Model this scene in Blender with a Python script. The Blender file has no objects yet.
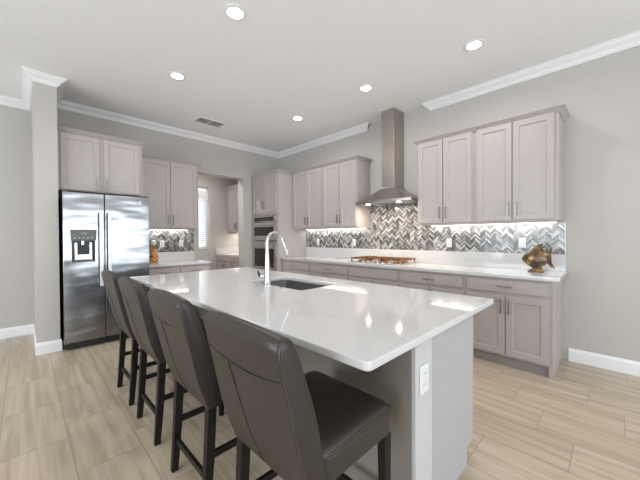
import bpy, bmesh, math, random
from mathutils import Vector, Matrix
random.seed(7)
S = bpy.context.scene
COL = S.collection
PI = math.pi

# ------------------------------------------------------------------ camera
cam_d = bpy.data.cameras.new('camera'); cam = bpy.data.objects.new('camera', cam_d); COL.objects.link(cam)
cam_d.sensor_width = 36; cam_d.sensor_fit = 'HORIZONTAL'; cam_d.lens = 297.8*36/640
cam_d.clip_start = 0.03; cam_d.clip_end = 100
yaw, pitch, roll = .7867, .0103, -.0055
fw = Vector((-math.sin(yaw)*math.cos(pitch), math.cos(yaw)*math.cos(pitch), -math.sin(pitch)))
rt = Vector((math.cos(yaw), math.sin(yaw), 0)); up = rt.cross(fw)
rt, up = math.cos(roll)*rt+math.sin(roll)*up, -math.sin(roll)*rt+math.cos(roll)*up
cam.matrix_world = Matrix(((rt.x, up.x, -fw.x, 0), (rt.y, up.y, -fw.y, 0), (rt.z, up.z, -fw.z, 1.2922), (0, 0, 0, 1)))
S.camera = cam

# ------------------------------------------------------------------ world, exposure, daylight
w = bpy.data.worlds.new('sky'); S.world = w; w.use_nodes = True
bg = w.node_tree.nodes['Background']; bg.inputs[0].default_value = (.86, .93, 1, 1); bg.inputs[1].default_value = 1.3
S.view_settings.view_transform = 'Standard'; S.view_settings.look = 'None'
S.view_settings.gamma = 1; S.view_settings.use_curve_mapping = False
S.view_settings.exposure = 0.43

def area(name, loc, rot, sx, sy, power, col=(1, 1, 1), parent=None, shape='RECTANGLE', spread=PI):
    l = bpy.data.lights.new(name, 'AREA'); l.shape = shape; l.size = sx; l.size_y = sy
    l.energy = power; l.color = col; l.spread = spread
    o = bpy.data.objects.new(name, l); COL.objects.link(o); o.location = loc; o.rotation_euler = rot
    if parent: o.parent = parent
    return o
# daylight through the right and pantry windows, plus an added fill at the front
area('window_daylight_fill', (5.22, 1.35, 1.3), (0, PI/2+.22, 0), 1.8, 4.7, 125, (.82, .915, 1))
area('window_daylight_fill', (-1.2, -4.95, 1.3), (PI/2+.30, 0, 0), 5.2, 1.9, 170, (.82, .915, 1))  # added fill from an unseen front opening, tilted up towards the ceiling
area('window_daylight_fill', (-7.3, 2.7, 1.75), (0, -PI/2, 0), 1.6, .9, 5, (.92, .96, 1))

# ------------------------------------------------------------------ geometry helpers
class MB:
    def __init__(s): s.bm = bmesh.new(); s.mats = []; s.mi = 0
    def box(s, x0, x1, y0, y1, z0, z1):
        v = [s.bm.verts.new((x, y, z)) for x in (x0, x1) for y in (y0, y1) for z in (z0, z1)]
        for f in ((0, 1, 3, 2), (4, 6, 7, 5), (0, 4, 5, 1), (2, 3, 7, 6), (0, 2, 6, 4), (1, 5, 7, 3)):
            fa = s.bm.faces.new([v[i] for i in f]); fa.material_index = s.mi
        return s
    def hexa(s, bot, top):
        v = [s.bm.verts.new(p) for p in list(bot)+list(top)]; n = len(bot)
        fs = [list(range(n))[::-1], list(range(n, 2*n))]+[[i, (i+1) % n, n+(i+1) % n, n+i] for i in range(n)]
        for f in fs: s.bm.faces.new([v[i] for i in f]).material_index = s.mi
        return s
    def loft(s, rings, caps=True, closed=True):
        R = [[s.bm.verts.new(p) for p in r] for r in rings]; n = len(R[0])
        for a, b in zip(R, R[1:]):
            for i in range(n if closed else n-1):
                s.bm.faces.new((a[i], a[(i+1) % n], b[(i+1) % n], b[i])).material_index = s.mi
        if caps:
            s.bm.faces.new(R[0][::-1]).material_index = s.mi; s.bm.faces.new(R[-1]).material_index = s.mi
        return s
    def tube(s, pts, r, n=10):
        pts = [Vector(p) for p in pts]; rr = r if isinstance(r, (list, tuple)) else [r]*len(pts)
        t0 = (pts[1]-pts[0]).normalized(); a = Vector((0, 0, 1)) if abs(t0.z) < .9 else Vector((1, 0, 0))
        u = t0.cross(a).normalized(); rings = []
        for i, p in enumerate(pts):
            t = (pts[min(i+1, len(pts)-1)]-pts[max(i-1, 0)]).normalized()
            u = (u-t*u.dot(t)).normalized(); v = t.cross(u)
            rings.append([p+(u*math.cos(2*PI*k/n)+v*math.sin(2*PI*k/n))*rr[i] for k in range(n)])
        return s.loft(rings)
    def lathe(s, prof, c=(0, 0, 0), n=24):
        return s.loft([[(c[0]+r*math.cos(2*PI*k/n), c[1]+r*math.sin(2*PI*k/n), c[2]+z) for k in range(n)] for r, z in prof])
    def shaker(s, x0, x1, z0, z1, y, t=.019, rail=.055, rec=.009):
        """door with recessed flat panel, front at y-t, back at y, facing -y"""
        f = y-t; a = rail; b = rail+.006
        def ring(i, yy): return [(x0+i, yy, z0+i), (x1-i, yy, z0+i), (x1-i, yy, z1-i), (x0+i, yy, z1-i)]
        s.loft([ring(0, y), ring(0, f+.002), ring(.002, f), ring(a, f), ring(b, f+rec)], caps=True)
        return s
    def build(s, name, mat, parent=None, smooth=False, bevel=0, seg=2, sub=0, loc=None):
        me = bpy.data.meshes.new(name); bmesh.ops.recalc_face_normals(s.bm, faces=s.bm.faces); s.bm.to_mesh(me); s.bm.free()
        for m in (mat if isinstance(mat, (list, tuple)) else [mat]): me.materials.append(m)
        o = bpy.data.objects.new(name, me); COL.objects.link(o)
        if parent is not None: o.parent = parent
        if loc: o.location = loc
        if bevel:
            md = o.modifiers.new('bevel', 'BEVEL'); md.width = bevel; md.segments = seg; md.limit_method = 'ANGLE'; md.angle_limit = .6
            md.harden_normals = False
        if sub:
            md = o.modifiers.new('sub', 'SUBSURF'); md.levels = sub; md.render_levels = sub
        if smooth or bevel:
            me.polygons.foreach_set('use_smooth', [True]*len(me.polygons))
            if not sub:
                try: me.set_sharp_from_angle(angle=math.radians(40))
                except Exception: pass
        return o

def tag(o, label=None, cat=None, group=None, kind=None):
    if label: o['label'] = label
    if cat: o['category'] = cat
    if group: o['group'] = group
    if kind: o['kind'] = kind
    return o
def thing(name, label, cat, loc=(0, 0, 0), rz=0, group=None):
    o = bpy.data.objects.new(name, None); COL.objects.link(o); o.location = loc; o.rotation_euler = (0, 0, rz)
    return tag(o, label, cat, group)
def copy_tree(o, parent=None):
    c = o.copy(); COL.objects.link(c); c.parent = parent
    for ch in list(o.children): copy_tree(ch, c)
    return c
def struct(name, mb, mat, **k): return tag(mb.build(name, mat, **k), kind='structure')

def moulding(mb, path, prof, side=1, m0=0, m1=0):
    """sweep prof [(out, z)] along 2-D path; side=+1 puts 'out' to the left of travel; m0/m1 mitre the ends outward"""
    P = [Vector(p) for p in path]; n = len(P); rings = []
    for i, p in enumerate(P):
        d0 = (P[i]-P[i-1]).normalized() if i else None; d1 = (P[i+1]-P[i]).normalized() if i < n-1 else None
        nn = lambda d: Vector((-d.y, d.x))*side
        if d0 is None: off = nn(d1) - d1*m0
        elif d1 is None: off = nn(d0) + d0*m1
        else:
            a, b = nn(d0), nn(d1); s_ = (a+b); off = s_/(1+a.dot(b))
        rings.append([(p.x+off.x*o, p.y+off.y*o, z) for o, z in prof])
    mb.loft(rings)

# ------------------------------------------------------------------ materials
def mat(name, col, rough=.5, metal=0, **k):
    m = bpy.data.materials.new(name); m.use_nodes = True; b = m.node_tree.nodes['Principled BSDF']
    b.inputs['Base Color'].default_value = (*col, 1); b.inputs['Roughness'].default_value = rough; b.inputs['Metallic'].default_value = metal
    for kk, v in k.items(): b.inputs[kk.replace('_', ' ')].default_value = v
    return m
def N(m, t, **k):
    n = m.node_tree.nodes.new(t)
    for kk, v in k.items(): setattr(n, kk, v)
    return n
def L(m, a, b): m.node_tree.links.new(a, b)
def bsdf(m): return m.node_tree.nodes['Principled BSDF']
def noise_tint(m, c1, c2, scale, detail=3, stretch=(1, 1, 1), coord='Object', lo=.35, hi=.65, bump=0):
    tc = N(m, 'ShaderNodeTexCoord'); mp = N(m, 'ShaderNodeMapping'); mp.inputs['Scale'].default_value = stretch
    nz = N(m, 'ShaderNodeTexNoise'); nz.inputs['Scale'].default_value = scale; nz.inputs['Detail'].default_value = detail
    cr = N(m, 'ShaderNodeValToRGB'); cr.color_ramp.elements[0].position = lo; cr.color_ramp.elements[1].position = hi
    cr.color_ramp.elements[0].color = (*c1, 1); cr.color_ramp.elements[1].color = (*c2, 1)
    L(m, tc.outputs[coord], mp.inputs[0]); L(m, mp.outputs[0], nz.inputs['Vector']); L(m, nz.outputs[0], cr.inputs[0]); L(m, cr.outputs[0], bsdf(m).inputs['Base Color'])
    if bump:
        bp = N(m, 'ShaderNodeBump'); bp.inputs['Strength'].default_value = bump; bp.inputs['Distance'].default_value = .01
        L(m, nz.outputs[0], bp.inputs['Height']); L(m, bp.outputs[0], bsdf(m).inputs['Normal'])
    return m
WALL = noise_tint(mat('wall_paint', (.5, .48, .45), .75), (.505, .478, .447), (.525, .496, .465), 90)
CEIL = noise_tint(mat('ceiling_paint', (.8, .8, .8), .9), (.87, .87, .875), (.90, .90, .905), 60, bump=.05)
TRIM = mat('white_trim_paint', (.84, .84, .84), .35)
CAB = noise_tint(mat('taupe_cabinet_paint', (.43, .38, .365), .42), (.425, .38, .365), (.445, .40, .385), 25)
GAP = mat('cabinet_shadow_interior', (.12, .10, .095), .7)
STEEL = mat('brushed_steel', (.60, .60, .61), .24, 1)
def brushed(m, stretch, sc=60, amt=.12, base=.2):
    tc = N(m, 'ShaderNodeTexCoord'); mp = N(m, 'ShaderNodeMapping'); mp.inputs['Scale'].default_value = stretch
    nz = N(m, 'ShaderNodeTexNoise'); nz.inputs['Scale'].default_value = sc; nz.inputs['Detail'].default_value = 4
    mr = N(m, 'ShaderNodeMapRange'); mr.inputs['To Min'].default_value = base; mr.inputs['To Max'].default_value = base+amt
    L(m, tc.outputs['Object'], mp.inputs[0]); L(m, mp.outputs[0], nz.inputs['Vector']); L(m, nz.outputs[0], mr.inputs['Value']); L(m, mr.outputs[0], bsdf(m).inputs['Roughness'])
    return m
brushed(STEEL, (1, 30, 1))
FRIDGE = brushed(mat('fridge_steel', (.28, .28, .285), .2, 1), (1, 1, 40), amt=.08, base=.15)
tcf = N(FRIDGE, 'ShaderNodeTexCoord'); mpf = N(FRIDGE, 'ShaderNodeMapping'); mpf.inputs['Scale'].default_value = (1, .8, 3)
nzf = N(FRIDGE, 'ShaderNodeTexNoise'); nzf.inputs['Scale'].default_value = 2.2; nzf.inputs['Detail'].default_value = 1
bpf = N(FRIDGE, 'ShaderNodeBump'); bpf.inputs['Strength'].default_value = .25; bpf.inputs['Distance'].default_value = .03
L(FRIDGE, tcf.outputs['Object'], mpf.inputs[0]); L(FRIDGE, mpf.outputs[0], nzf.inputs['Vector']); L(FRIDGE, nzf.outputs[0], bpf.inputs['Height']); L(FRIDGE, bpf.outputs[0], bsdf(FRIDGE).inputs['Normal'])
HOOD = brushed(mat('hood_steel', (.47, .42, .385), .25, 1), (30, 1, 1), amt=.1, base=.24)
NICKEL = mat('satin_nickel', (.30, .275, .26), .32, 1)
HANDLE = mat('satin_fridge_handle', (.72, .72, .73), .42, .85)
CHROME = mat('faucet_nickel', (.62, .62, .63), .2, 1)
DKMETAL = mat('dark_grey_metal', (.08, .08, .08), .4, .6)
BLACK = mat('black_plastic', (.012, .012, .013), .35)
BGLASS = mat('black_glass', (.02, .018, .016), .06)
GRILLE = mat('dispenser_grey', (.11, .115, .105), .4)
WHITEP = mat('white_plastic', (.82, .82, .80), .35)
SLOT = mat('outlet_slot_grey', (.35, .35, .34), .5)
WOODBLK = mat('espresso_wood', (.010, .007, .006), .45, Specular_IOR_Level=.25)
LEATHER = noise_tint(mat('espresso_leather', (.036, .028, .024), .4), (.026, .020, .017), (.036, .028, .023), 180, bump=.12)
bsdf(LEATHER).inputs['Roughness'].default_value = .38
WELT = mat('leather_welt', (.06, .05, .045), .4)
QUARTZ = noise_tint(mat('white_quartz', (.8, .765, .785), .08), (.66, .655, .655), (.61, .605, .60), 3.2, 6, lo=.60, hi=.70)
bsdf(QUARTZ).inputs['Roughness'].default_value = .05
SINK = brushed(mat('sink_steel', (.36, .35, .34), .3, 1), (30, 1, 1), amt=.1, base=.28)
WARMIRON = noise_tint(mat('warm_lit_iron', (.32, .13, .04), .3, .85), (.09, .035, .014), (.55, .25, .09), 26)  # iron with warm light and reflections painted into its colour
bsdf(WARMIRON).inputs['Roughness'].default_value = .28
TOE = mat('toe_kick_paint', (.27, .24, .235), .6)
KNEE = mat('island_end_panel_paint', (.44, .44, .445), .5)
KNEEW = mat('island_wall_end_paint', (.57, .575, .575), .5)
KSHADE = mat('island_shaded_seating_side', (.26, .23, .20), .5)  # taupe darkened to put the shade under the overhang into the colour
def emis(name, col, st):
    m = mat(name, (.9, .9, .9), .5); b = bsdf(m); b.inputs['Emission Color'].default_value = (*col, 1); b.inputs['Emission Strength'].default_value = st; return m
LENS = emis('lamp_lens', (1, .97, .93), 14)
LEDM = emis('led_strip', (1, .95, .88), 9)
DISPLAY = emis('oven_display', (.3, .6, .8), .15)

# floor: staggered stone-look tiles, rows along x
def floor_mat():
    m = mat('beige_plank_tile', (.5, .42, .32), .3); nt = m.node_tree
    def M(op, a, b=None, c=None):
        n = N(m, 'ShaderNodeMath', operation=op)
        for i, v in enumerate((a, b, c)):
            if v is None: continue
            if isinstance(v, (int, float)): n.inputs[i].default_value = v
            else: L(m, v, n.inputs[i])
        return n.outputs[0]
    g = N(m, 'ShaderNodeNewGeometry'); sp = N(m, 'ShaderNodeSeparateXYZ'); L(m, g.outputs['Position'], sp.inputs[0])
    X, Y = sp.outputs[0], sp.outputs[1]
    v = M('DIVIDE', M('SUBTRACT', Y, .196), .316); r = M('FLOOR', v); fv = M('SUBTRACT', v, r)
    xs = M('ADD', M('SUBTRACT', X, -2.71), M('MULTIPLY', r, .197)); u = M('DIVIDE', xs, .617); c = M('FLOOR', u); fu = M('SUBTRACT', u, c)
    eu = M('MULTIPLY', M('MINIMUM', fu, M('SUBTRACT', 1, fu)), .617); ev = M('MULTIPLY', M('MINIMUM', fv, M('SUBTRACT', 1, fv)), .316)
    e = M('MINIMUM', eu, ev); grout = M('LESS_THAN', e, .0021)
    cb = N(m, 'ShaderNodeCombineXYZ'); L(m, r, cb.inputs[0]); L(m, c, cb.inputs[1])
    wn = N(m, 'ShaderNodeTexWhiteNoise'); wn.noise_dimensions = '3D'; L(m, cb.outputs[0], wn.inputs['Vector'])
    cb2 = N(m, 'ShaderNodeCombineXYZ'); L(m, M('MULTIPLY', X, .9), cb2.inputs[0]); L(m, M('MULTIPLY', Y, 16), cb2.inputs[1]); L(m, M('MULTIPLY', wn.outputs[0], 30), cb2.inputs[2])
    nz = N(m, 'ShaderNodeTexNoise'); nz.inputs['Scale'].default_value = 1.3; nz.inputs['Detail'].default_value = 5; nz.inputs['Distortion'].default_value = .5; L(m, cb2.outputs[0], nz.inputs['Vector'])
    fac = M('ADD', nz.outputs[0], M('MULTIPLY', M('SUBTRACT', wn.outputs[0], .5), .10))
    cr = N(m, 'ShaderNodeValToRGB'); cr.color_ramp.elements[0].position = .32; cr.color_ramp.elements[1].position = .68
    cr.color_ramp.elements[0].color = (.42, .335, .245, 1); cr.color_ramp.elements[1].color = (.58, .49, .375, 1); L(m, fac, cr.inputs[0])
    mx = N(m, 'ShaderNodeMixRGB'); mx.inputs[2].default_value = (.30, .26, .21, 1); L(m, grout, mx.inputs[0]); L(m, cr.outputs[0], mx.inputs[1])
    L(m, mx.outputs[0], bsdf(m).inputs['Base Color'])
    bsdf(m).inputs['Roughness'].default_value = .27
    return m
FLOOR = floor_mat()

# backsplash: glass mosaic laid in a 45 degree herringbone (tile 1 x 5 cells)
def herring_mat():
    m = mat('herringbone_mosaic', (.4, .4, .4), .15)
    def M(op, a, b=None):
        n = N(m, 'ShaderNodeMath', operation=op)
        for i, v in enumerate((a, b)):
            if v is None: continue
            if isinstance(v, (int, float)): n.inputs[i].default_value = v
            else: L(m, v, n.inputs[i])
        return n.outputs[0]
    tc = N(m, 'ShaderNodeTexCoord'); sp = N(m, 'ShaderNodeSeparateXYZ'); L(m, tc.outputs['Object'], sp.inputs[0])
    w_ = .0165*math.sqrt(2); n5 = 5
    X = M('DIVIDE', sp.outputs[0], w_); Z = M('DIVIDE', sp.outputs[2], w_)
    A = M('ADD', X, Z); B = M('SUBTRACT', Z, X)
    i = M('FLOOR', A); j = M('FLOOR', B); fi = M('SUBTRACT', A, i); fj = M('SUBTRACT', B, j)
    k = M('FLOORED_MODULO', M('SUBTRACT', i, j), 2*n5); H = M('LESS_THAN', k, n5-.5); V = M('SUBTRACT', 1, H)
    idx = M('SUBTRACT', i, M('MULTIPLY', H, k)); idj = M('ADD', j, M('MULTIPLY', V, M('SUBTRACT', k, n5)))
    cb = N(m, 'ShaderNodeCombineXYZ'); L(m, idx, cb.inputs[0]); L(m, idj, cb.inputs[1]); L(m, M('MULTIPLY', H, 7.3), cb.inputs[2])
    wn = N(m, 'ShaderNodeTexWhiteNoise'); wn.noise_dimensions = '3D'; L(m, cb.outputs[0], wn.inputs['Vector'])
    # edge distances
    def edge(f): return M('MINIMUM', f, M('SUBTRACT', 1, f))
    cross = M('ADD', M('MULTIPLY', H, edge(fj)), M('MULTIPLY', V, edge(fi)))
    # ends of tile
    sH = M('MAXIMUM', M('MULTIPLY', M('LESS_THAN', k, .5), M('LESS_THAN', fi, .07)), M('MULTIPLY', M('COMPARE', k, n5-1), M('GREATER_THAN', fi, .93)))
    sV = M('MAXIMUM', M('MULTIPLY', M('COMPARE', k, n5), M('GREATER_THAN', fj, .93)), M('MULTIPLY', M('COMPARE', k, 2*n5-1), M('LESS_THAN', fj, .07)))
    gr = M('MAXIMUM', M('LESS_THAN', cross, .07), M('ADD', M('MULTIPLY', H, sH), M('MULTIPLY', V, sV)))
    cr = N(m, 'ShaderNodeValToRGB'); cr.color_ramp.interpolation = 'CONSTANT'
    cols = [(0, .02), (.14, .05), (.28, .11), (.44, .19), (.62, .29), (.80, .42), (.93, .62)]
    cr.color_ramp.elements[0].color = (.03, .028, .03, 1)
    cr.color_ramp.elements[1].position = .14; cr.color_ramp.elements[1].color = (.05, .048, .048, 1)
    for p, c in cols[2:]:
        e = cr.color_ramp.elements.new(p); e.color = (c, c*.985, c*.965, 1)
    L(m, wn.outputs[0], cr.inputs[0])
    mx = N(m, 'ShaderNodeMixRGB'); mx.inputs[2].default_value = (.42, .415, .40, 1); L(m, gr, mx.inputs[0]); L(m, cr.outputs[0], mx.inputs[1]); L(m, mx.outputs[0], bsdf(m).inputs['Base Color'])
    rr = N(m, 'ShaderNodeMapRange'); rr.inputs['To Min'].default_value = .12; rr.inputs['To Max'].default_value = .6; L(m, gr, rr.inputs['Value']); L(m, rr.outputs[0], bsdf(m).inputs['Roughness'])
    return m
HERR = herring_mat()

# ------------------------------------------------------------------ room shell
H = 3.11; D = 3.98; WX = -5.25; WL = -5.61; XR = 5.0; YF = -4.7; PX = -6.94
SY0, SY1 = .098, .292   # the wall end beside the refrigerator
struct('floor', MB().box(PX-.15, XR+.15, YF-.15, D+.15, -.12, 0), FLOOR)
struct('ceiling', MB().box(PX-.15, XR+.15, YF-.15, D+.15, H, H+.12), CEIL)
struct('wall_back', MB().box(PX-.15, XR+.15, D, D+.15, 0, H), WALL)
b = MB()   # fridge wall with the doorway to the pantry
DY0, DY1, DZ = 2.205, 3.10, 2.455
b.box(WX-.2, WX, SY1, DY0, 0, H).box(WX-.2, WX, DY1, D, 0, H).box(WX-.2, WX, DY0, DY1, DZ, H)
struct('wall_left', b, WALL)
struct('wall_stub', MB().box(WL, -4.536, SY0, SY1, 0, H), WALL)
struct('wall_far_left', MB().box(WL-.15, WL, YF, SY0, 0, H), WALL)
b = MB()   # right wall with wide glazed opening
b.box(XR, XR+.15, YF, -1, 0, H).box(XR, XR+.15, 3.7, D, 0, H).box(XR, XR+.15, -1, 3.7, 2.26, H).box(XR, XR+.15, -1, 3.7, 0, .40)
struct('wall_right', b, WALL)
b = MB()
b.box(WL, -3.9, YF-.15, YF, 0, H).box(1.5, XR, YF-.15, YF, 0, H).box(-3.9, 1.5, YF-.15, YF, 2.4, H).box(-3.9, 1.5, YF-.15, YF, 0, .35)
struct('wall_front', b, WALL)
b = MB()   # pantry outer wall with window opening
WY0, WY1, WZ0, WZ1 = 2.30, 3.17, 1.0, 2.50
b.box(PX-.15, PX, .5, WY0, 0, H).box(PX-.15, PX, WY1, D, 0, H).box(PX-.15, PX, WY0, WY1, 0, WZ0).box(PX-.15, PX, WY0, WY1, WZ1, H)
struct('wall_pantry', b, WALL)
struct('wall_pantry_side', MB().box(PX, WX-.2, .5, .62, 0, H), WALL)

def win_frame(name, horiz, a0, a1, z0, z1, c, mull, fr=.05):
    b = MB()
    def bb(p0, p1, q0, q1, d=.04):
        if horiz: b.box(p0, p1, c-d/2, c+d/2, q0, q1)
        else: b.box(c-d/2, c+d/2, p0, p1, q0, q1)
    bb(a0, a0+fr, z0, z1); bb(a1-fr, a1, z0, z1); bb(a0+fr, a1-fr, z0, z0+fr); bb(a0+fr, a1-fr, z1-fr, z1)
    for m_ in mull: bb(m_-.03, m_+.03, z0+fr, z1-fr)
    return struct(name, b, TRIM, bevel=.003)
win_frame('window_1', False, WY0, WY1, WZ0, WZ1, PX-.09, [])
win_frame('window_2', False, -1, 3.7, .40, 2.26, XR+.08, [.57, 2.13])
win_frame('added_window_3', True, -3.9, 1.5, .35, 2.4, YF-.08, [-2.1, -.3])  # unseen front window, added for the fill light

# crown moulding, wall tops
def crown_prof(h=.095, p=.085):
    return [(0, H-.0005), (p, H-.0005), (p, H-.012), (p*.86, H-.018), (p*.80, H-.030), (p*.52, H-.048), (p*.30, H-.064), (p*.26, H-.076), (p*.12, H-.080), (p*.10, H-h), (0, H-h)]
e = .0006
b = MB(); moulding(b, [(WL+e, YF), (WL+e, SY0-e), (-4.536+e, SY0-e), (-4.536+e, SY1+e), (WX+e, SY1+e), (WX+e, D-e), (-2.885, D-e)], crown_prof(), side=-1, m1=1)
struct('trim_1', b, TRIM)
b = MB(); moulding(b, [(-1.83, D-e), (XR-e, D-e), (XR-e, YF)], crown_prof(), side=-1, m0=1)
struct('trim_2', b, TRIM)
bp = [(0, .001), (.014, .001), (.014, .105), (.010, .122), (.004, .133), (0, .133)]
b = MB(); moulding(b, [(WL+e, YF), (WL+e, SY0-e), (-4.536+e, SY0-e), (-4.536+e, SY1+e), (-4.62, SY1+e)], bp, side=-1)
struct('baseboard_left', b, TRIM)
b = MB(); moulding(b, [(-.36, D-e), (XR-e, D-e), (XR-e, YF)], bp, side=-1)
struct('baseboard_back', b, TRIM)

# pantry window blind
t = thing('window_blind', 'white slatted blind hanging in the bright window of the back room', 'blind', (PX-.03, (WY0+WY1)/2, 2.38))
t.location.z = WZ1-.26
MB().box(-.022, .022, -.42, .42, -.045, .16).build('head_rail', TRIM, t, bevel=.003)
for k in range(26):
    MB().hexa([(-.018, -.41, -.088-k*.05), (.012, -.41, -.056-k*.05), (.012, .41, -.056-k*.05), (-.018, .41, -.088-k*.05)],
              [(-.018, -.41, -.085-k*.05), (.012, -.41, -.053-k*.05), (.012, .41, -.053-k*.05), (-.018, .41, -.085-k*.05)]).build('slat', TRIM, t)
MB().box(-.016, .016, -.41, .41, -1.38, -1.36).build('bottom_rail', TRIM, t, bevel=.003)
g = mat('window_glass', (1, 1, 1), .0); bsdf(g).inputs['Transmission Weight'].default_value = 1; bsdf(g).inputs['IOR'].default_value = 1.02
tag(MB().box(PX-.093, PX-.087, WY0+.05, WY1-.05, WZ0+.05, WZ1-.05).build('window_4', g), kind='structure')

# ------------------------------------------------------------------ cabinet builders (local: x right, y into wall, z up; front frame plane y=0)
def pull(parent, x, z, vert=True, ln=.145, y=-.019):
    b = MB(); r = .0055; o = y-.028
    if vert:
        b.box(x-r, x+r, o-r, o+r, z-ln/2, z+ln/2)
        for s_ in (-1, 1): b.box(x-.004, x+.004, o, y, z+s_*(ln/2-.014)-.004, z+s_*(ln/2-.014)+.004)
    else:
        b.box(x-ln/2, x+ln/2, o-r, o+r, z-r, z+r)
        for s_ in (-1, 1): b.box(x+s_*(ln/2-.014)-.004, x+s_*(ln/2-.014)+.004, o, y, z-.004, z+.004)
    return b.build('handle', NICKEL, parent, bevel=.0015)
def door(root, x0, x1, z0, z1, hs=0, hz=None, rail=.055):
    d = MB().shaker(x0, x1, z0, z1, 0, rail=rail).build('door', CAB, root)
    if hs: pull(d, (x0+.03) if hs < 0 else (x1-.03), hz, True)
    return d
def drawer(root, x0, x1, z0, z1, handle=True, ln=.13):
    d = MB().box(x0, x1, -.019, 0, z0, z1).build('drawer', CAB, root, bevel=.002)
    if handle: pull(d, (x0+x1)/2, (z0+z1)/2, False, ln)
    return d
def base_cab(label, x0, x1, y, doors, dr, rz=0, origin=None, depth=.6, dh=True, top=.88, group=None, foot=None, toe_y=.02, open_top=False):
    root = thing('base_cabinet', label, 'cabinet', origin or (x0, y, 0), rz, group); w_ = x1-x0
    MB().box(0, w_, 0, depth, .095, top).build('carcass', CAB, root, bevel=.0015)
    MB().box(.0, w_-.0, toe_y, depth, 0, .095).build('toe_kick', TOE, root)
    for (a, c) in dr: drawer(root, a-x0, c-x0, .735, .852, dh)
    for (a, c, hs) in doors: door(root, a-x0, c-x0, .115, .70, hs, .60)
    return root
def cab_crown(root, w_, top, depth, left=True, right=True, drop=.040, p=.050, m0=0, m1=0, y0=0):
    prof = [(0, top+.015), (p, top+.015), (p, top+.008), (p*.75, top), (p*.35, top-drop*.55), (p*.15, top-drop), (0, top-drop)]
    path = []
    if left: path.append((0-e, depth))
    path += [(0-e*left, y0-e), (w_+e*right, y0-e)]
    if right: path.append((w_+e, depth))
    b = MB(); moulding(b, path, prof, side=-1, m0=m0, m1=m1)
    return b.build('crown_moulding', CAB, root)
def wall_cab(label, x0, x1, y, z0, z1, doors, depth, origin=None, rz=0, group=None, rail=.055, hl=.02, crown=None, hoff=.085, name='wall_cabinet'):
    root = thing(name, label, 'cabinet', origin or (x0, y, z0), rz, group); w_ = x1-x0; h = z1-z0
    MB().box(0, w_, 0, depth, 0, h).build('carcass', CAB, root, bevel=.0015)
    for (a, c, hs) in doors: door(root, a-x0, c-x0, .018, h-.032, hs, hoff+.055, rail)
    if crown is not None: cab_crown(root, w_, h, depth, **crown)
    return root

BY = 3.375; E2 = .001
# back wall base cabinets
base_cab('taupe base cabinet beside the oven tower, first drawer from the left on the hood wall', -4.365, -3.61, BY, [(-4.34, -3.99, 1), (-3.98, -3.635, -1)], [(-4.345, -3.635)])
base_cab('taupe base cabinet just left of the cooktop, second drawer from the oven tower', -3.61+E2, -2.765, BY, [(-3.585, -3.205, 1), (-3.195, -2.815, -1)], [(-3.585, -2.815)])
base_cab('taupe base cabinet directly under the cooktop, false drawer front without handle', -2.765+E2, -1.965, BY, [(-2.765, -2.385, 1), (-2.375, -1.99, -1)], [(-2.765, -1.99)], dh=False)
base_cab('taupe base cabinet just right of the cooktop, partly hidden by the island corner', -1.965+E2, -1.165, BY, [(-1.94, -1.57, 1), (-1.56, -1.19, -1)], [(-1.94, -1.19)], )
cb = base_cab('taupe base cabinet at the right end of the hood wall with two visible doors', -1.165+E2, -.433, BY, [(-1.14, -.792, 1), (-.782, -.445, -1)], [(-1.14, -.445)])
MB().box(.7317, .749, .0, .60, 0, .88).build('end_panel', CAB, cb, bevel=.0015)
MB().box(.720, .751, -.006, -.0005, 0, .094).build('corner_foot', CAB, cb, bevel=.0015)

# curved plate with holes
def plate(name, outer, holes, z0, z1, m, bevel=.003, parent=None, loc=(0, 0, 0)):
    cu = bpy.data.curves.new(name, 'CURVE'); cu.dimensions = '2D'; cu.fill_mode = 'BOTH'
    cu.extrude = (z1-z0)/2-bevel; cu.bevel_depth = bevel; cu.bevel_resolution = 2
    for ring in [outer]+holes:
        sp = cu.splines.new('POLY'); sp.points.add(len(ring)-1); sp.use_cyclic_u = True
        for p, q in zip(sp.points, ring): p.co = (q[0], q[1], 0, 1)
    cu.offset = -bevel
    tmp = bpy.data.objects.new('tmp', cu); COL.objects.link(tmp)
    dg = bpy.context.evaluated_depsgraph_get(); me = bpy.data.meshes.new_from_object(tmp.evaluated_get(dg))
    bpy.data.objects.remove(tmp); me.name = name
    for v in me.vertices: v.co.z += (z0+z1)/2
    me.materials.clear(); me.materials.append(m)
    o = bpy.data.objects.new(name, me); COL.objects.link(o); o.location = loc
    if parent: o.parent = parent
    return o
def rrect(x0, x1, y0, y1, r, n=6, which=(1, 1, 1, 1)):
    out = []
    for (cx, cy, a0, w_) in ((x0, y0, PI, which[0]), (x1, y0, 1.5*PI, which[1]), (x1, y1, 0, which[2]), (x0, y1, .5*PI, which[3])):
        if not w_: out.append((cx, cy)); continue
        ox = cx+(r if cx == x0 else -r); oy = cy+(r if cy == y0 else -r)
        for k in range(n+1): a = a0+.5*PI*k/n; out.append((ox+r*math.cos(a), oy+r*math.sin(a)))
    return out
CT = .92
# countertop along the back wall
ct = thing('countertop', 'long white quartz countertop under the hood on the back wall', 'countertop', (-2.36, 3.66, .8805))
plate('slab', rrect(-4.365+2.36, -.365+2.36, 3.335-3.66, 3.979-3.66, .03, which=(0, 1, 0, 0)), [], .0003, .039, QUARTZ, parent=ct)
MB().box(-4.365+2.36, -.385+2.36, .30, .319, .0395, 1.095-.8805).build('upstand', QUARTZ, ct, bevel=.002)

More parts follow.
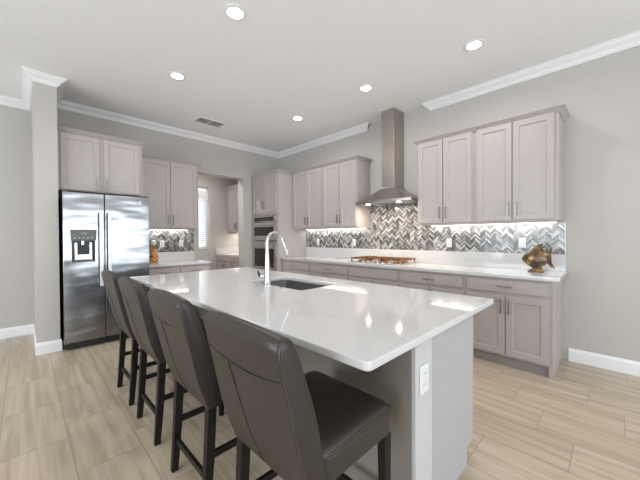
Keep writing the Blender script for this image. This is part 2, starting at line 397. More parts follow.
# backsplash mosaic on the hood wall, rising behind the hood
bs = thing('backsplash', 'grey herringbone mosaic backsplash behind the cooktop and hood', 'backsplash', (-2.36, 3.974, 1.096))
b = MB(); b.box(-2.005, 1.967, -.003, .005, 0, .343); b.box(-.465, .51, -.003, .005, .3435, .667)
b.build('mosaic', HERR, bs)
MB().box(1.9675, 1.975, -.005, .005, 0, .343).build('edge_trim', NICKEL, bs)

# oven tower
TW0, TY = -5.249, 3.30
tw = thing('oven_tower_cabinet', 'tall taupe cabinet housing the wall ovens in the corner', 'cabinet', (TW0, TY, 0)); tww = .88
b = MB(); b.box(0, .018, 0, .679, 0, 2.50).box(tww-.018, tww, 0, .679, 0, 2.50).box(.018, tww-.018, .02, .679, 1.72, 2.50).box(.018, tww-.018, .02, .679, 0, .64)
b.box(.018, tww-.018, .66, .679, .64, 1.72)
b.build('carcass', CAB, tw, bevel=.0015)
b = MB(); b.box(.018, .06, 0, .02, .10, 2.50).box(tww-.06, tww-.018, 0, .02, .10, 2.50).box(.06, tww-.06, 0, .02, 1.715, 1.76).box(.06, tww-.06, 0, .02, 2.45, 2.50).box(.06, tww-.06, 0, .02, .62, .66)
b.build('face_frame', CAB, tw, bevel=.0015)
door(tw, .045, .435, 1.755, 2.465, 1, 1.90); door(tw, .445, .835, 1.755, 2.465, -1, 1.90)
drawer(tw, .045, .835, .36, .625); drawer(tw, .045, .835, .11, .35)
cab_crown(tw, tww, 2.50, .30, left=False, right=True)
# wall oven
ov = thing('wall_oven', 'stainless double wall oven with black glass doors built into the tower cabinet', 'oven', (TW0+.44, TY, .665))
ow = .375
MB().box(-ow, ow, .021, .6, 0, 1.04).build('body', DKMETAL, ov)
MB().box(-ow, ow, -.012, .02, .92, 1.04).build('control_panel', STEEL, ov, bevel=.003)
MB().box(-ow+.03, ow-.08, -.0135, -.0125, .935, 1.015).build('display', BGLASS, ov)
for (z0, z1, g0, g1, hz) in ((.565, .91, .655, .825, .865), (.015, .55, .06, .41, .45)):
    d = MB().box(-ow, ow, -.02, .02, z0, z1).build('oven_door', STEEL, ov, bevel=.003)
    MB().box(-ow+.04, ow-.07, -.0218, -.0205, g0, g1).build('glass', BGLASS, d)
    b = MB(); b.tube([(-ow+.05, -.062, hz), (ow-.05, -.062, hz)], .012, 12)
    for s_ in (-1, 1): b.box(s_*(ow-.09)-.008, s_*(ow-.09)+.008, -.062, -.0205, hz-.008, hz+.008)
    b.build('handle', STEEL, d, smooth=True)

# wall cabinets on the hood wall
UY = 3.6415; UZ0, UZ1 = 1.44, 2.51; UD = D-UY-.001
wall_cab('left wall cabinet of the pair between the oven tower and the hood', -4.364, -3.574, UY, UZ0, UZ1, [(-4.35, -3.965, 1), (-3.955, -3.595, -1)], UD, crown=dict(left=False, right=False))
wall_cab('right wall cabinet of the pair between the oven tower and the hood', -3.573, -2.833, UY, UZ0, UZ1, [(-3.553, -3.195, 1), (-3.185, -2.853, -1)], UD, crown=dict(left=False, right=True))
wall_cab('wall cabinet immediately right of the range hood', -1.845, -1.158, UY, UZ0, UZ1, [(-1.83, -1.518, 1), (-1.508, -1.185, -1)], UD, crown=dict(left=True, right=False))
wc = wall_cab('wall cabinet at the far right end of the hood wall', -1.157, -.405, UY, UZ0, UZ1, [(-1.13, -.792, 1), (-.782, -.44, -1)], UD, crown=dict(left=False, right=True))

# under-cabinet LED strips
def led(label, cx, cy, z, ln, power, rz=0):
    t = thing('cabinet_light', label, 'light', (cx, cy, z), rz, None)
    MB().box(-ln/2, ln/2, -.012, .012, -.009, 0).build('housing', TRIM, t)
    MB().box(-ln/2+.01, ln/2-.01, -.009, .009, -.0105, -.0095).build('diffuser', LEDM, t)
    area('led_light', (0, 0, -.0125), (0, 0, 0), ln-.05, .015, power, (1, .93, .84), t)
led('slim light strip under the wall cabinets left of the hood', -3.6, 3.935, UZ0-.0005, 1.45, 1.6)
led('slim light strip under the wall cabinets right of the hood', -1.125, 3.935, UZ0-.0005, 1.36, 1.6)
led('slim light strip under the wall cabinet beside the refrigerator', -5.205, 1.62, 1.4295, .78, .9, PI/2)
led('slim light strip under the small cabinet in the back room', -6.5, 3.90, 1.4195, .75, 2.5)

# range hood
hd = thing('range_hood', 'tall brushed steel chimney range hood above the cooktop', 'range hood', (-2.335, D-.002, 1.765))
cw = .103
MB().box(-cw, cw, -.27, 0, .235, H-1.767).build('chimney', HOOD, hd, bevel=.004)
rings = []
def hring(z, hw, dep, bow):
    pts = [(-hw, 0, z), (-hw, -dep*.5, z)]
    for k in range(9):
        u = -1+2*k/8; pts.append((u*hw, -dep-bow*(1-u*u), z))
    pts += [(hw, -dep*.5, z), (hw, 0, z)]
    return pts
for k in range(9):
    s_ = k/8; q = (1-s_)**1.3
    rings.append(hring(.035+s_*.205, cw+.003+q*(.45-cw-.003), .273+q*(.445-.273), q*.05))
MB().loft(rings).build('canopy', HOOD, hd, smooth=True)
MB().loft([hring(0, .45, .445, .05), hring(.034, .45, .445, .05)]).build('lip', HOOD, hd, smooth=True)
b = MB(); b.box(-.40, .40, -.42, -.03, -.006, -.0005); b.build('filter_panel', STEEL, hd)
for sx in (-.25, .25):
    MB().lathe([(.03, -.012), (.03, -.0065)], (sx, -.40, 0)).build('hood_lamp', LENS, hd)
    sp = area('hood_light', (sx, -.40, -.014), (0, 0, 0), .05, .05, 4, (1, .85, .68), hd, 'DISK')

# cooktop
ck = thing('cooktop', 'gas cooktop with iron grates coloured by painted warm light on the back countertop', 'cooktop', (-2.40, 3.655, CT))
plate('tray', rrect(-.42, .42, -.25, .25, .02), [], .0003, .012, STEEL, parent=ck)
for gx in (-.275, 0, .275):
    g_ = MB(); z0, z1 = .052, .070; hw = .130
    for yy in (-.21, 0, .21): g_.box(gx-hw, gx+hw, yy-.007, yy+.007, z0, z1)
    for xx in (-hw+.007, 0, hw-.007): g_.box(gx+xx-.007, gx+xx+.007, -.21, .21, z0, z1)
    for xx in (-hw+.01, hw-.01):
        for yy in (-.205, .205): g_.box(gx+xx-.008, gx+xx+.008, yy-.008, yy+.008, .0125, z0)
    g_.build('grate', WARMIRON, ck, bevel=.002)
for (bx_, by_, r_) in ((-.29, -.11, .045), (-.29, .11, .035), (0, .03, .06), (.29, -.11, .035), (.29, .11, .045)):
    MB().lathe([(r_, .0125), (r_, .022), (r_*.8, .026), (r_*.8, .034), (r_*.6, .037)], (bx_, by_, 0)).build('burner', WARMIRON, ck, smooth=True)
for k in range(5):
    MB().lathe([(.018, .0125), (.018, .03), (.014, .036)], (-.16+k*.08, -.232, 0), 16).build('knob', STEEL, ck, smooth=True)

# ------------------------------------------------------------------ fridge wall (rz = 90 deg: local x -> +y, local y -> -x)
R9 = PI/2
wf = thing('fridge_wall_cabinet', 'deep taupe wall cabinet with two doors directly above the refrigerator', 'cabinet', (-4.64, .294, 1.866), R9)
w_ = .886; h_ = .715
MB().box(0, w_, 0, .608, 0, h_).build('carcass', CAB, wf, bevel=.0015)
door(wf, .028, .398, .012, .675, 1, .10); door(wf, .445, .843, .012, .675, -1, .10)
cab_crown(wf, w_, h_, .60, left=False, right=True, drop=.03, p=.045)
wall_cab('taupe wall cabinet with two doors between refrigerator and doorway', 0, .86, 0, 1.43, 2.49, [(.045, .425, 1), (.435, .835, -1)], .328, origin=(-4.92, 1.196, 1.43), rz=R9, crown=dict(left=False, right=True))
# base cabinet and counter next to fridge
bc = base_cab('taupe base cabinet right of the refrigerator, under the short countertop', 0, .91, 0, [(.02, .45, 1), (.46, .89, -1)], [(.02, .45), (.46, .89)], rz=R9, origin=(-4.63, 1.205, 0), depth=.619)
c2 = thing('countertop', 'short white quartz countertop between refrigerator and doorway', 'countertop', (-4.92, 1.66, .8805))
MB().box(-.329, .33, -.455, .465, .0003, .034).build('slab', QUARTZ, c2, bevel=.003)
MB().box(-.329, -.31, -.455, .455, .0345, 1.055-.8805).build('upstand', QUARTZ, c2, bevel=.002)
b2 = thing('backsplash', 'small grey herringbone mosaic backsplash beside the refrigerator', 'backsplash', (WX+.001, 1.66, 1.057), R9)
MB().box(-.455, .452, -.006, 0, 0, .37).build('mosaic', HERR, b2)

# refrigerator
fr = thing('refrigerator', 'side by side stainless refrigerator with ice dispenser in the left door', 'refrigerator', (-4.40, .317, 0), R9)
FW = .870
MB().box(.004, FW-.004, .085, .80, .03, 1.80).build('body', DKMETAL, fr, bevel=.004)
MB().box(.02, FW-.02, .06, .0845, .015, .085).build('bottom_grille', BLACK, fr)
for xx in (.05, FW-.05):
    for yy in (.14, .70): MB().lathe([(.02, 0), (.02, .0295)], (xx, yy, 0), 12).build('foot', BLACK, fr)
SX = .386
# left door with dispenser opening
dx0, dx1, dz0, dz1 = .078, .291, 1.02, 1.385
def dring(i, y): return [(i, y)]
b = MB()
z0, z1 = .095, 1.822
for a, c in ((0, dx0), (dx0, dx1), (dx1, SX-.004)):
    for p, q in ((z0, dz0), (dz0, dz1), (dz1, z1)):
        if not (a == dx0 and p == dz0): b.box(a, c, 0, .08, p, q)
bmesh.ops.remove_doubles(b.bm, verts=b.bm.verts, dist=1e-5)
# delete coincident inner faces
seen = {}
for f in list(b.bm.faces):
    key = tuple(sorted(tuple(round(c_, 4) for c_ in v.co) for v in f.verts)); seen.setdefault(key, []).append(f)
kill = [f for v_ in seen.values() if len(v_) > 1 for f in v_]
bmesh.ops.delete(b.bm, geom=kill, context='FACES')
ld = b.build('fridge_door', FRIDGE, fr, bevel=.004)
rd = MB().box(SX+.004, FW, 0, .08, z0, z1).build('fridge_door', FRIDGE, fr, bevel=.004)
dp = MB().box(dx0+.001, dx1-.001, .06, .075, dz0+.001, dz1-.001).box(dx0+.001, dx0+.012, .004, .06, dz0+.001, dz1-.12).box(dx1-.012, dx1-.001, .004, .06, dz0+.001, dz1-.12).build('dispenser', BLACK, ld)
MB().hexa([(dx0-.01, -.006, 1.263), (dx1+.01, -.006, 1.263), (dx1+.01, .05, 1.263), (dx0-.01, .05, 1.263)],
          [(dx0-.016, -.010, 1.392), (dx1+.016, -.010, 1.392), (dx1+.016, .05, 1.392), (dx0-.016, .05, 1.392)]).build('control_panel', GRILLE, dp, bevel=.004)
MB().box(.154, .213, -.0115, -.0102, 1.335, 1.358).build('display', BGLASS, dp)
b = MB()
for k in range(5): b.box(.096+k*.04, .108+k*.04, -.0105, -.0085, 1.292, 1.300)
b.build('buttons', WHITEP, dp)
b = MB(); b.hexa([(.126, .02, 1.10), (.241, .02, 1.10), (.241, .05, 1.10), (.126, .05, 1.10)], [(.146, .035, 1.22), (.221, .035, 1.22), (.221, .05, 1.22), (.146, .05, 1.22)]).build('paddle', BLACK, dp)
MB().lathe([(.02, 1.215), (.022, 1.262)], (.181, .03, 0), 16).build('nozzle', STEEL, dp, smooth=True)
MB().box(.106, .126, .03, .058, 1.04, 1.24).build('side_bar', STEEL, dp); MB().box(.243, .263, .03, .058, 1.04, 1.24).build('side_bar', STEEL, dp)
MB().box(dx0+.012, dx1-.012, .002, .058, dz0+.003, dz0+.022).build('drip_tray', DKMETAL, dp)
MB().box(.111, .258, .045, .059, 1.045, 1.12).build('back_plate', STEEL, dp)
for (xx, d_) in ((SX-.042, ld), (SX+.042, rd)):
    b = MB(); b.box(xx-.018, xx+.018, -.060, -.044, .72, 1.60)
    for zz in (.76, 1.56): b.box(xx-.010, xx+.010, -.043, -.0005, zz-.02, zz+.02)
    b.build('handle', HANDLE, d_, bevel=.004)
for k, xx in ((0, .03), (1, FW-.03)):
    MB().box(xx-.025, xx+.025, .03, .12, 1.823, 1.84).build('hinge_cap', DKMETAL, fr, bevel=.003)
bd = MB().tube([(.765, -.001, 1.745), (.765, -.004, 1.745)], .021, 24).build('badge', WHITEP, rd)
# script-like monogram in a ring on the badge
b = MB()
b.tube([(.765+.0125*math.cos(a), -.0048, 1.745+.0125*math.sin(a)) for a in [2*PI*k/24 for k in range(25)]], .0006, 6)
for ox, rr_ in ((-.0045, .0042), (.0048, .0040)):
    pts = [(.765+ox+rr_*math.cos(a), -.0048, 1.745+rr_*1.25*math.sin(a)) for a in [.25*PI+1.6*PI*k/14 for k in range(15)]]
    pts.append((.765+ox+.0005, -.0048, 1.745)); b.tube(pts, .0008, 6)
b.build('monogram', DKMETAL, bd)

# small colourful ornament beside the fridge
orn = thing('figurine', 'small orange and brown patterned ornament with white top beside the refrigerator', 'ornament', (-5.08, 1.43, .9148))
OR = mat('ornament_glaze', (.6, .25, .05), .3); 
tc = N(OR, 'ShaderNodeTexCoord'); vo = N(OR, 'ShaderNodeTexVoronoi'); vo.inputs['Scale'].default_value = 38
cr = N(OR, 'ShaderNodeValToRGB'); cr.color_ramp.interpolation = 'CONSTANT'
for p, c in ((0, (.05, .03, .02)), (.25, (.65, .25, .05)), (.55, (.75, .5, .2)), (.8, (.45, .12, .05))):
    el = cr.color_ramp.elements[0] if p == 0 else cr.color_ramp.elements.new(p); el.position = p; el.color = (*c, 1)
L(OR, tc.outputs['Object'], vo.inputs['Vector']); L(OR, vo.outputs['Color'], cr.inputs[0]); L(OR, cr.outputs[0], bsdf(OR).inputs['Base Color'])
MB().lathe([(.045, 0), (.055, .01), (.07, .05), (.068, .09), (.045, .12), (.05, .14)], n=20).build('base', OR, orn, smooth=True)
MB().lathe([(.05, .141), (.045, .17), (.03, .22), (.014, .265)], n=20).build('cone', OR, orn, smooth=True)
MB().lathe([(.014, .2655), (.032, .275), (.036, .30), (.03, .33), (.01, .345)], n=20).build('top', WHITEP, orn, smooth=True)

# ------------------------------------------------------------------ outlets
def outlet(label, loc, rz, switch=False, w=.07, h=.114, group=None):
    t = thing('wall_outlet' if not switch else 'light_switch', label, 'outlet' if not switch else 'switch', loc, rz, group)
    MB().box(-w/2, w/2, -.006, 0, -h/2, h/2).build('cover_plate', WHITEP, t, bevel=.003)
    if switch:
        MB().box(-.017, .017, -.009, -.0065, -.033, .033).build('rocker', WHITEP, t, bevel=.001)
    else:
        for s_ in (-1, 1):
            f = MB().box(-.017, .017, -.0085, -.0065, s_*.024-.014, s_*.024+.014).build('socket', WHITEP, t, bevel=.002)
            MB().box(-.008, -.005, -.0092, -.0087, s_*.024-.005, s_*.024+.006).box(.005, .008, -.0092, -.0087, s_*.024-.005, s_*.024+.006).build('slots', SLOT, f)
    return t
oy = D-.0095
outlet('white outlet on the mosaic nearest the oven tower', (-4.03, oy, 1.20), 0)
outlet('white outlet on the mosaic just left of the cooktop', (-3.16, oy, 1.195), 0)
outlet('white outlet on the mosaic right of the cooktop', (-1.575, oy, 1.205), 0)
outlet('white switch plate on the mosaic above the fish sculpture', (-.765, oy, 1.215), 0, True)
outlet('white outlet on the small backsplash nearest the refrigerator', (WX+.0085, 1.60, 1.195), R9)
outlet('white outlet on the small backsplash nearest the doorway', (WX+.0085, 1.90, 1.20), R9)

# ------------------------------------------------------------------ island
IX0, IX1, IY0, IY1 = -3.43, -.538, .742, 2.05
isl = thing('kitchen_island', 'large kitchen island with white panelled end and painted knee wall', 'island', (-2.0, 1.5, 0))
ox, oy_ = 2.0, -1.5
def IB(mb, *a): return mb.box(a[0]+ox, a[1]+ox, a[2]+oy_, a[3]+oy_, a[4], a[5])
EX = -.60; KX0 = -3.36
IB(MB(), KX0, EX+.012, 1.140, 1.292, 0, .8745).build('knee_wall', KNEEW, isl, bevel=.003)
IB(MB(), KX0, EX-.004, 1.130, 1.1395, 0, .8745).build('shaded_seating_side', KSHADE, isl)  # thin layer added to carry the painted shade
b = MB(); pr = [(0, .845), (.006, .845), (.014, .858), (.016, .8745), (0, .8745)]
moulding(b, [(EX-.10+ox, 1.1295+oy_), (EX+.0126+ox, 1.1295+oy_), (EX+.0126+ox, 1.2928+oy_)], pr, side=-1)
b.build('cap_moulding', TRIM, isl)
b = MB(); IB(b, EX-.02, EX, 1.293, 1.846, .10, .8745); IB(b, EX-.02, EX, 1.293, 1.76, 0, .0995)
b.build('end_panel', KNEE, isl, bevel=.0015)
b = MB(); IB(b, EX-.02, EX-.0, 1.8465, 1.866, .10, .8745); b.build('edge_stile', CAB, isl, bevel=.001)
b = MB(); IB(b, KX0, EX-.0205, 1.309, 1.866, .10, .12); IB(b, KX0, KX0+.02, 1.309, 1.866, .12, .8745); IB(b, KX0+.02, EX-.0205, 1.309, 1.325, .12, .8745)
IB(b, KX0+.02, EX-.0205, 1.846, 1.866, .12, .8745)
b.build('cabinet_box', CAB, isl)
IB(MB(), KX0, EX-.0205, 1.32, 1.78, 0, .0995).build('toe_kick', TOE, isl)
fr_ = IB(MB(), KX0+.02, EX-.02, 1.8665, 1.885, .13, .69)
fr_.bm.free()
n_ = 5; sw = (EX-KX0-.04)/n_
for k in range(n_):
    a = KX0+.02+k*sw+.008+ox; c_ = a+sw-.016
    fr_ = MB().box(a, c_, 1.8665+oy_, 1.8845+oy_, .13, .70).build('door', CAB, isl, bevel=.002)
    pull_b = MB().box(a+.03, a+.041, 1.908+oy_, 1.918+oy_, .54, .67).box(a+.032, a+.039, 1.885+oy_, 1.908+oy_, .55, .56).box(a+.032, a+.039, 1.885+oy_, 1.908+oy_, .65, .66).build('handle', NICKEL, fr_)
    MB().box(a, c_, 1.8665+oy_, 1.8845+oy_, .72, .85).build('drawer', CAB, isl, bevel=.002)
SKX0, SKX1, SKY0, SKY1 = -2.31, -1.62, 1.42, 1.82
tp = plate('island_countertop', rrect(IX0, IX1, IY0, IY1, .022), [rrect(SKX0, SKX1, SKY0, SKY1, .03)], .8752, .9055, QUARTZ, bevel=.004)
tag(tp, 'large white quartz island top with the sink cut into it', 'countertop')
ITOP = .9055
# sink: open bowl under the cut-out
sk = thing('sink', 'undermount stainless steel sink set in the island top', 'sink', ((SKX0+SKX1)/2, (SKY0+SKY1)/2, .655))
hx, hy = (SKX1-SKX0)/2+.004, (SKY1-SKY0)/2+.004
def rr3(hx_, hy_, r, z): return [(x, y, z) for x, y in rrect(-hx_, hx_, -hy_, hy_, r)]
MB().loft([rr3(hx+.012, hy+.012, .04, .2198), rr3(hx+.012, hy+.012, .04, .0), rr3(hx-.03, hy-.03, .03, -.012)], caps=True).build('outer_shell', DKMETAL, sk).hide_render = False
sk.children[0].data.clear_geometry()
b = MB(); b.loft([rr3(hx+.014, hy+.014, .04, .2198), rr3(hx, hy, .035, .2198), rr3(hx-.004, hy-.004, .035, .03), rr3(hx-.025, hy-.025, .03, .004), rr3(.05, .05, .049, .0)], caps=False)
b.loft([rr3(.05, .05, .049, .0), rr3(.045, .045, .044, -.004)], caps=False)
b.bm.faces.new([b.bm.verts.new(p) for p in rr3(.045, .045, .044, -.004)])
bo = b.build('bowl', SINK, sk, smooth=True)
md = bo.modifiers.new('solid', 'SOLIDIFY'); md.thickness = .0015; md.offset = -1
bpy.data.objects.remove(sk.children[0] if sk.children[0].name.startswith('outer') else sk.children[1])
MB().lathe([(.042, 0), (.042, .003), (.03, .004)], (0, 0, -.0035), 24).build('drain', CHROME, sk, smooth=True)

# faucet
fa = thing('kitchen_faucet', 'tall brushed nickel gooseneck pull-down faucet standing beside the sink', 'faucet', (-1.985, 1.382, ITOP))
MB().lathe([(.031, .0002), (.031, .006), (.028, .012), (.026, .05), (.0215, .13), (.017, .21), (.0145, .26)], n=28).build('body', CHROME, fa, smooth=True)
pts = [(0, 0, .255)]; R_ = .072; dirx, diry = .0, 1.0
for k in range(0, 13):
    a = PI-PI*k/12*.90; pts.append((dirx*(R_+R_*math.cos(a)), diry*(R_+R_*math.cos(a)), .350+R_*math.sin(a)))
MB().tube(pts, .0135, 16).build('spout', CHROME, fa, smooth=True)
last = Vector(pts[-1]); dv = (Vector(pts[-1])-Vector(pts[-2])).normalized()
MB().tube([last+dv*.001, last+dv*.02, last+dv*.08, last+dv*.150], [.0145, .017, .0215, .025], 18).build('spray_head', CHROME, fa, smooth=True)
MB().tube([last+dv*.1505, last+dv*.155], [.021, .020], 18).build('nozzle', BLACK, fa)
hl = MB().tube([(-.018, -.012, .075), (-.045, -.03, .077)], .014, 14).build('valve', CHROME, fa, smooth=True)
MB().tube([(-.046, -.031, .077), (-.058, -.038, .083), (-.070, -.042, .115)], [.014, .011, .008], 12).build('lever', BLACK, hl, smooth=True)
tag(MB().lathe([(.017, .0003), (.017, .004), (.012, .007)], n=20).build('air_switch', CHROME, loc=(-1.80, 1.385, ITOP), smooth=True), 'small round metal button on the island top beside the sink', 'button')

# outlet on island end
outlet('white double outlet plate on the end of the island', (EX+.0125, 1.207, .685), R9, w=.078, h=.122)

# ------------------------------------------------------------------ bar stools (local: x width, +y front towards island, origin on floor under back legs centre)
def make_stool():
    root = thing('bar_stool', '', 'stool')
    hw = .222
    # seat: boxed cushion
    b = MB(); y0, y1 = .05, .45
    def sr(x, ya, yb, z, r=.03):
        return [(p[0], p[1], z) for p in rrect(-x, x, ya, yb, r, 5)]
    b.loft([sr(hw-.006, y0, y1-.004, .520), sr(hw, y0, y1, .527), sr(hw, y0, y1, .612), sr(hw-.002, y0, y1-.002, .624), sr(hw-.014, y0+.005, y1-.014, .637), sr(hw-.05, y0+.03, y1-.05, .644), sr(hw-.12, y0+.10, y1-.12, .647)])
    st = b.build('seat', LEATHER, root, smooth=True)
    for zz in (.620, .608):
        ring = sr(hw+.0008, y0+.01, y1+.0008, zz); MB().tube(ring[6:20], .0024, 6).build('welt', WELT, st, smooth=True)
    # backrest
    OUT = [(.012, .505), (-.008, .56), (-.036, .64), (-.052, .71), (-.072, .80), (-.090, .88), (-.106, .95), (-.114, .985), (-.113, 1.003), (-.105, 1.016), (-.094, 1.022)]
    INN = [(.075, .505), (.070, .56), (.052, .64), (.040, .71), (.018, .80), (-.010, .88), (-.034, .95), (-.050, .985), (-.058, 1.003), (-.068, 1.016), (-.080, 1.022)]
    nx = 11; rings = []
    for (oy_, z), (iy, _) in zip(OUT, INN):
        ring = []; f = (z-.5)/.52; crown = .010*max(0, f)**3; W_ = hw+.003-(.004 if z < .51 else 0)-(.004 if z > 1.01 else 0)-(.008 if z > 1.02 else 0)
        us = [-1+2*k/(nx-1) for k in range(nx)]; bow = .007
        for u in us: ring.append((u*(W_-.003), oy_-bow*(1-u*u)*f, z+crown*(1-u*u)))
        ring.append((W_, oy_+.004, z)); ring.append((W_, iy-.004, z))
        for u in us[::-1]: ring.append((u*(W_-.003), iy-bow*(1-u*u)*f, z+crown*(1-u*u)))
        ring.append((-W_, iy-.004, z)); ring.append((-W_, oy_+.004, z))
        rings.append(ring)
    bk = MB().loft(rings).build('backrest', LEATHER, root, smooth=True)
    def outy(z):
        for (a, za), (b_, zb) in zip(OUT, OUT[1:]):
            if za <= z <= zb: return a+(b_-a)*(z-za)/(zb-za)
        return OUT[0][0]
    def inny(z):
        for (a, za), (b_, zb) in zip(INN, INN[1:]):
            if za <= z <= zb: return a+(b_-a)*(z-za)/(zb-za)
        return INN[0][0]
    for s_ in (-1, 1):
        for o_ in (.004, .010):
            pts = [(s_*(hw+.0032), outy(z)+o_, z) for z in [.51+.47*k/20 for k in range(21)]]+[(s_*(hw+.002), -.108+o_, 1.0), (s_*(hw-.001), -.100+o_, 1.013)]
            MB().tube(pts, .0024, 6).build('welt', WELT, bk, smooth=True)
    b = MB()
    pts = [(u*(hw-.010), outy(.90-.022*(1-u*u))-.0054*(1-u*u)-.0006, .90-.022*(1-u*u)) for u in [-1+k/8 for k in range(17)]]
    b.tube(pts, .0016, 6)
    b.tube([(-.075+.05*(k/10), outy(.872-.36*k/10)-.0052*(1-.1*k)*.95-.0006, .872-.36*k/10) for k in range(11)], .0016, 6)
    b.build('seam', BLACK, bk)
    # legs
    lw = .019
    for s_ in (-1, 1):
        x = s_*(hw-.024)
        def sq(cx, cy, z, h=lw, d=.021): return [(cx-h, cy-d, z), (cx+h, cy-d, z), (cx+h, cy+d, z), (cx-h, cy+d, z)]
        MB().loft([sq(x, .003, 0, .015, .017), sq(x, .022, .25, .018, .02), sq(x, .035, .5045)]).build('leg', WOODBLK, root, bevel=.002)
        MB().loft([sq(x, .430, 0, .015, .015), sq(x, .424, .5195)]).build('leg', WOODBLK, root, bevel=.002)
        MB().box(x-.010, x+.010, .044, .408, .26, .290).build('stretcher', WOODBLK, root, bevel=.002)
    MB().box(-hw+.043, hw-.043, .008, .026, .155, .185).build('stretcher', WOODBLK, root, bevel=.002)
    MB().box(-hw+.041, hw-.041, .416, .438, .19, .225).build('foot_rail', WOODBLK, root, bevel=.002)
    return root
stool = make_stool()
labs = ['nearest leather bar stool with its whole seat visible at the island corner',
        'second leather bar stool from the camera, just behind the nearest one',
        'third leather bar stool from the camera, between two other stools',
        'farthest leather bar stool, closest to the refrigerator']
for i, (sx, rz) in enumerate(((-.850, 0), (-1.54, .0), (-2.235, .0), (-2.86, .0))):
    o = stool if i == 0 else copy_tree(stool)
    o.location = (sx, .578, 0); o.rotation_euler.z = rz; o['label'] = labs[i]; o['category'] = 'stool'; o['group'] = 'dark leather bar stools along the island'

# ------------------------------------------------------------------ fish sculpture
GOLD = mat('mottled_gold_glaze', (.3, .18, .05), .25, .2)
tc = N(GOLD, 'ShaderNodeTexCoord'); nz = N(GOLD, 'ShaderNodeTexNoise'); nz.inputs['Scale'].default_value = 14; nz.inputs['Detail'].default_value = 3
cr = N(GOLD, 'ShaderNodeValToRGB')
for p, c in ((.30, (.04, .03, .028)), (.47, (.11, .065, .04)), (.57, (.24, .13, .035)), (.70, (.50, .40, .10))):
    el = cr.color_ramp.elements[0] if p == .30 else cr.color_ramp.elements.new(p); el.position = p; el.color = (*c, 1)
L(GOLD, tc.outputs['Object'], nz.inputs['Vector']); L(GOLD, nz.outputs[0], cr.inputs[0]); L(GOLD, cr.outputs[0], bsdf(GOLD).inputs['Base Color'])
cr.color_ramp.elements[-1].color = (.62, .48, .12, 1)
fs = thing('fish_sculpture', 'mottled gold and brown fish sculpture on the right end of the back countertop', 'sculpture', (-.60, 3.74, CT), .25)
rings = []
prof = [(-.115, .012, .006), (-.105, .03, .018), (-.08, .055, .03), (-.04, .078, .042), (.0, .085, .045), (.04, .072, .038), (.07, .05, .026), (.09, .032, .014)]
for x, hz, hy_ in prof:
    zc = .135-.012*(x > .05)
    rings.append([(x, hy_*math.cos(a), zc+1.12*hz*math.sin(a)) for a in [2*PI*k/18 for k in range(18)]])
bodyo = MB().loft(rings).build('body', GOLD, fs, smooth=True)
def fin(name, outl, t=.010, parent=fs):
    b = MB(); n = len(outl)
    b.loft([[(x, -t/2, z) for x, z in outl], [(x, t/2, z) for x, z in outl]]); return b.build(name, GOLD, parent, bevel=.003)
fin('dorsal_fin', [(-.06, .19), (-.02, .255), (.02, .285), (.06, .29), (.045, .25), (.07, .22), (.06, .18), (.0, .205)])
fin('tail_fin', [(.075, .15), (.10, .215), (.135, .255), (.125, .17), (.13, .10), (.16, .03), (.12, .055), (.085, .105)])
fin('belly_fin', [(-.04, .065), (.04, .065), (.055, .03), (.01, .022), (-.03, .03)], .03)
for s_ in (-1, 1):
    MB().loft([[(-.02, s_*.042, .15), (.03, s_*.036, .16), (.045, s_*.04, .12), (.0, s_*.044, .115)], [(-.02, s_*.050, .15), (.035, s_*.060, .165), (.055, s_*.062, .115), (.0, s_*.054, .11)]]).build('side_fin', GOLD, fs, bevel=.002)
    MB().lathe([(.001, -.008), (.007, -.004), (.009, 0), (.007, .004), (.001, .008)], (-.078, s_*.030, .15), 14).build('eye', BLACK, fs, smooth=True)
MB().loft([[(-.095+.0, 0, .128), (-.118, .012, .14), (-.122, 0, .146), (-.118, -.012, .14)], [(-.095, 0, .12), (-.116, .012, .115), (-.120, 0, .11), (-.116, -.012, .115)]]).build('mouth', GOLD, fs, bevel=.002)
MB().lathe([(.062, .0003), (.068, .008), (.055, .02), (.035, .032), (.02, .05)], n=20).build('base', GOLD, fs, smooth=True).scale = (1.1, .7, 1)

# ------------------------------------------------------------------ ceiling fixtures
names = {0: 'recessed ceiling light at the top edge of the photo, nearest above the island',
         1: 'recessed ceiling light in front of the refrigerator, near the wall end column',
         2: 'recessed ceiling light nearest the corner of the room above the oven tower',
         3: 'recessed ceiling light directly in front of the hood chimney',
         4: 'recessed ceiling light farthest right, above the right end cabinets'}
lp = [(-2.195, 1.235), (-3.505, 1.245), (-3.47, 2.992), (-2.19, 2.99), (-.977, 3.055)]
def make_light():
    t = thing('recessed_light', '', 'ceiling light')
    n = 32
    def rg(r, z): return [(r*math.cos(2*PI*k/n), r*math.sin(2*PI*k/n), z) for k in range(n)]
    MB().loft([rg(.062, -.001), rg(.095, -.001), rg(.093, -.005), (rg(.070, -.009)), rg(.062, -.007), rg(.062, -.001)], caps=False).build('trim_ring', TRIM, t, smooth=True)
    MB().loft([rg(.0615, -.0015), rg(.0615, -.004)]).build('lens', LENS, t)
    area('bulb', (0, 0, -.012), (0, 0, 0), .11, .11, 5, (1, .98, .96), t, 'DISK', math.radians(160))
    return t
l0 = make_light()
for i, (x, y) in enumerate(lp):
    o = l0 if i == 0 else copy_tree(l0)
    o.location = (x, y, H); o['label'] = names[i]; o['group'] = 'round recessed ceiling lights'
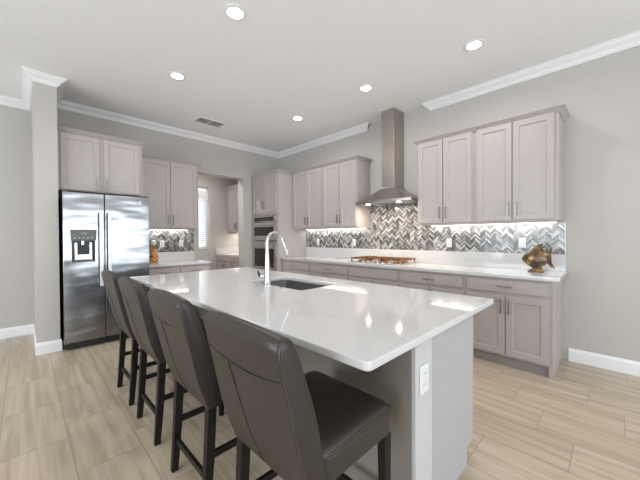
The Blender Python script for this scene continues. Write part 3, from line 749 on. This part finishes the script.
# unseen copies of the light, added to brighten the rest of the room
for i, (x, y) in enumerate([(-3.5, -1.2), (-.6, -1.6), (1.6, 1.2), (1.6, -1.6)]):
    o = copy_tree(l0); o.location = (x, y, H); o['label'] = 'added unseen ceiling light, brightening the rest of the room'; o['group'] = 'added unseen lights over the rest of the room'
vt = thing('ceiling_vent', 'small white rectangular louvred air vent in the ceiling near the back corner', 'vent', (-4.55, 2.10, H))
MB().box(-.10, .10, -.19, .19, -.0022, -.0004).build('back_plate', SLOT, vt)
b = MB(); b.box(-.12, -.10, -.21, .21, -.010, -.0004).box(.10, .12, -.21, .21, -.010, -.0004).box(-.10, .10, -.21, -.19, -.010, -.0004).box(-.10, .10, .19, .21, -.010, -.0004).box(-.10, .10, -.008, .008, -.010, -.0024)
b.build('frame', TRIM, vt, bevel=.002)
for k in range(9):
    x = -.088+k*.022
    for (p, q) in ((-.19, -.008), (.008, .19)):
        MB().hexa([(x-.007, p, -.004), (x-.005, p, -.004), (x-.005, q, -.004), (x-.007, q, -.004)][::1], [(x+.004, p, -.012), (x+.006, p, -.012), (x+.006, q, -.012), (x+.004, q, -.012)]).build('louvre', TRIM, vt)
# ------------------------------------------------------------------ back room seen through the doorway
wall_cab('narrow grey wall cabinet seen through the doorway in the back room', -6.938, -6.0, UY, 1.42, 2.54, [(-6.90, -6.48, 1), (-6.46, -6.02, -1)], UD, crown=dict(left=False, right=True))
base_cab('grey base cabinet with drawers seen through the doorway in the back room', -6.938, -5.9, 3.36, [(-6.91, -6.57, 1), (-6.55, -6.23, -1)], [(-6.91, -6.42), (-6.40, -5.92)], depth=.619, top=.8595)
pc = thing('countertop', 'white quartz countertop seen through the doorway in the back room', 'countertop', (-6.42, 3.66, .86))
MB().box(-.518, .53, -.325, .319, .0003, .035).build('slab', QUARTZ, pc, bevel=.003)
MB().box(-.518, -.50, -.322, .319, .0355, .18).box(-.4995, .53, .30, .319, .0355, .18).build('upstand', QUARTZ, pc, bevel=.002)
bl = copy_tree(l0); bl.location = (-6.1, 2.2, H); bl['label'] = 'added unseen ceiling light brightening the back room beyond the doorway'; del bl['group']  # unseen lamp added to lift the dark back room walls
for c_ in bl.children:
    if c_.type == 'LIGHT': c_.data = c_.data.copy(); c_.data.energy = 22
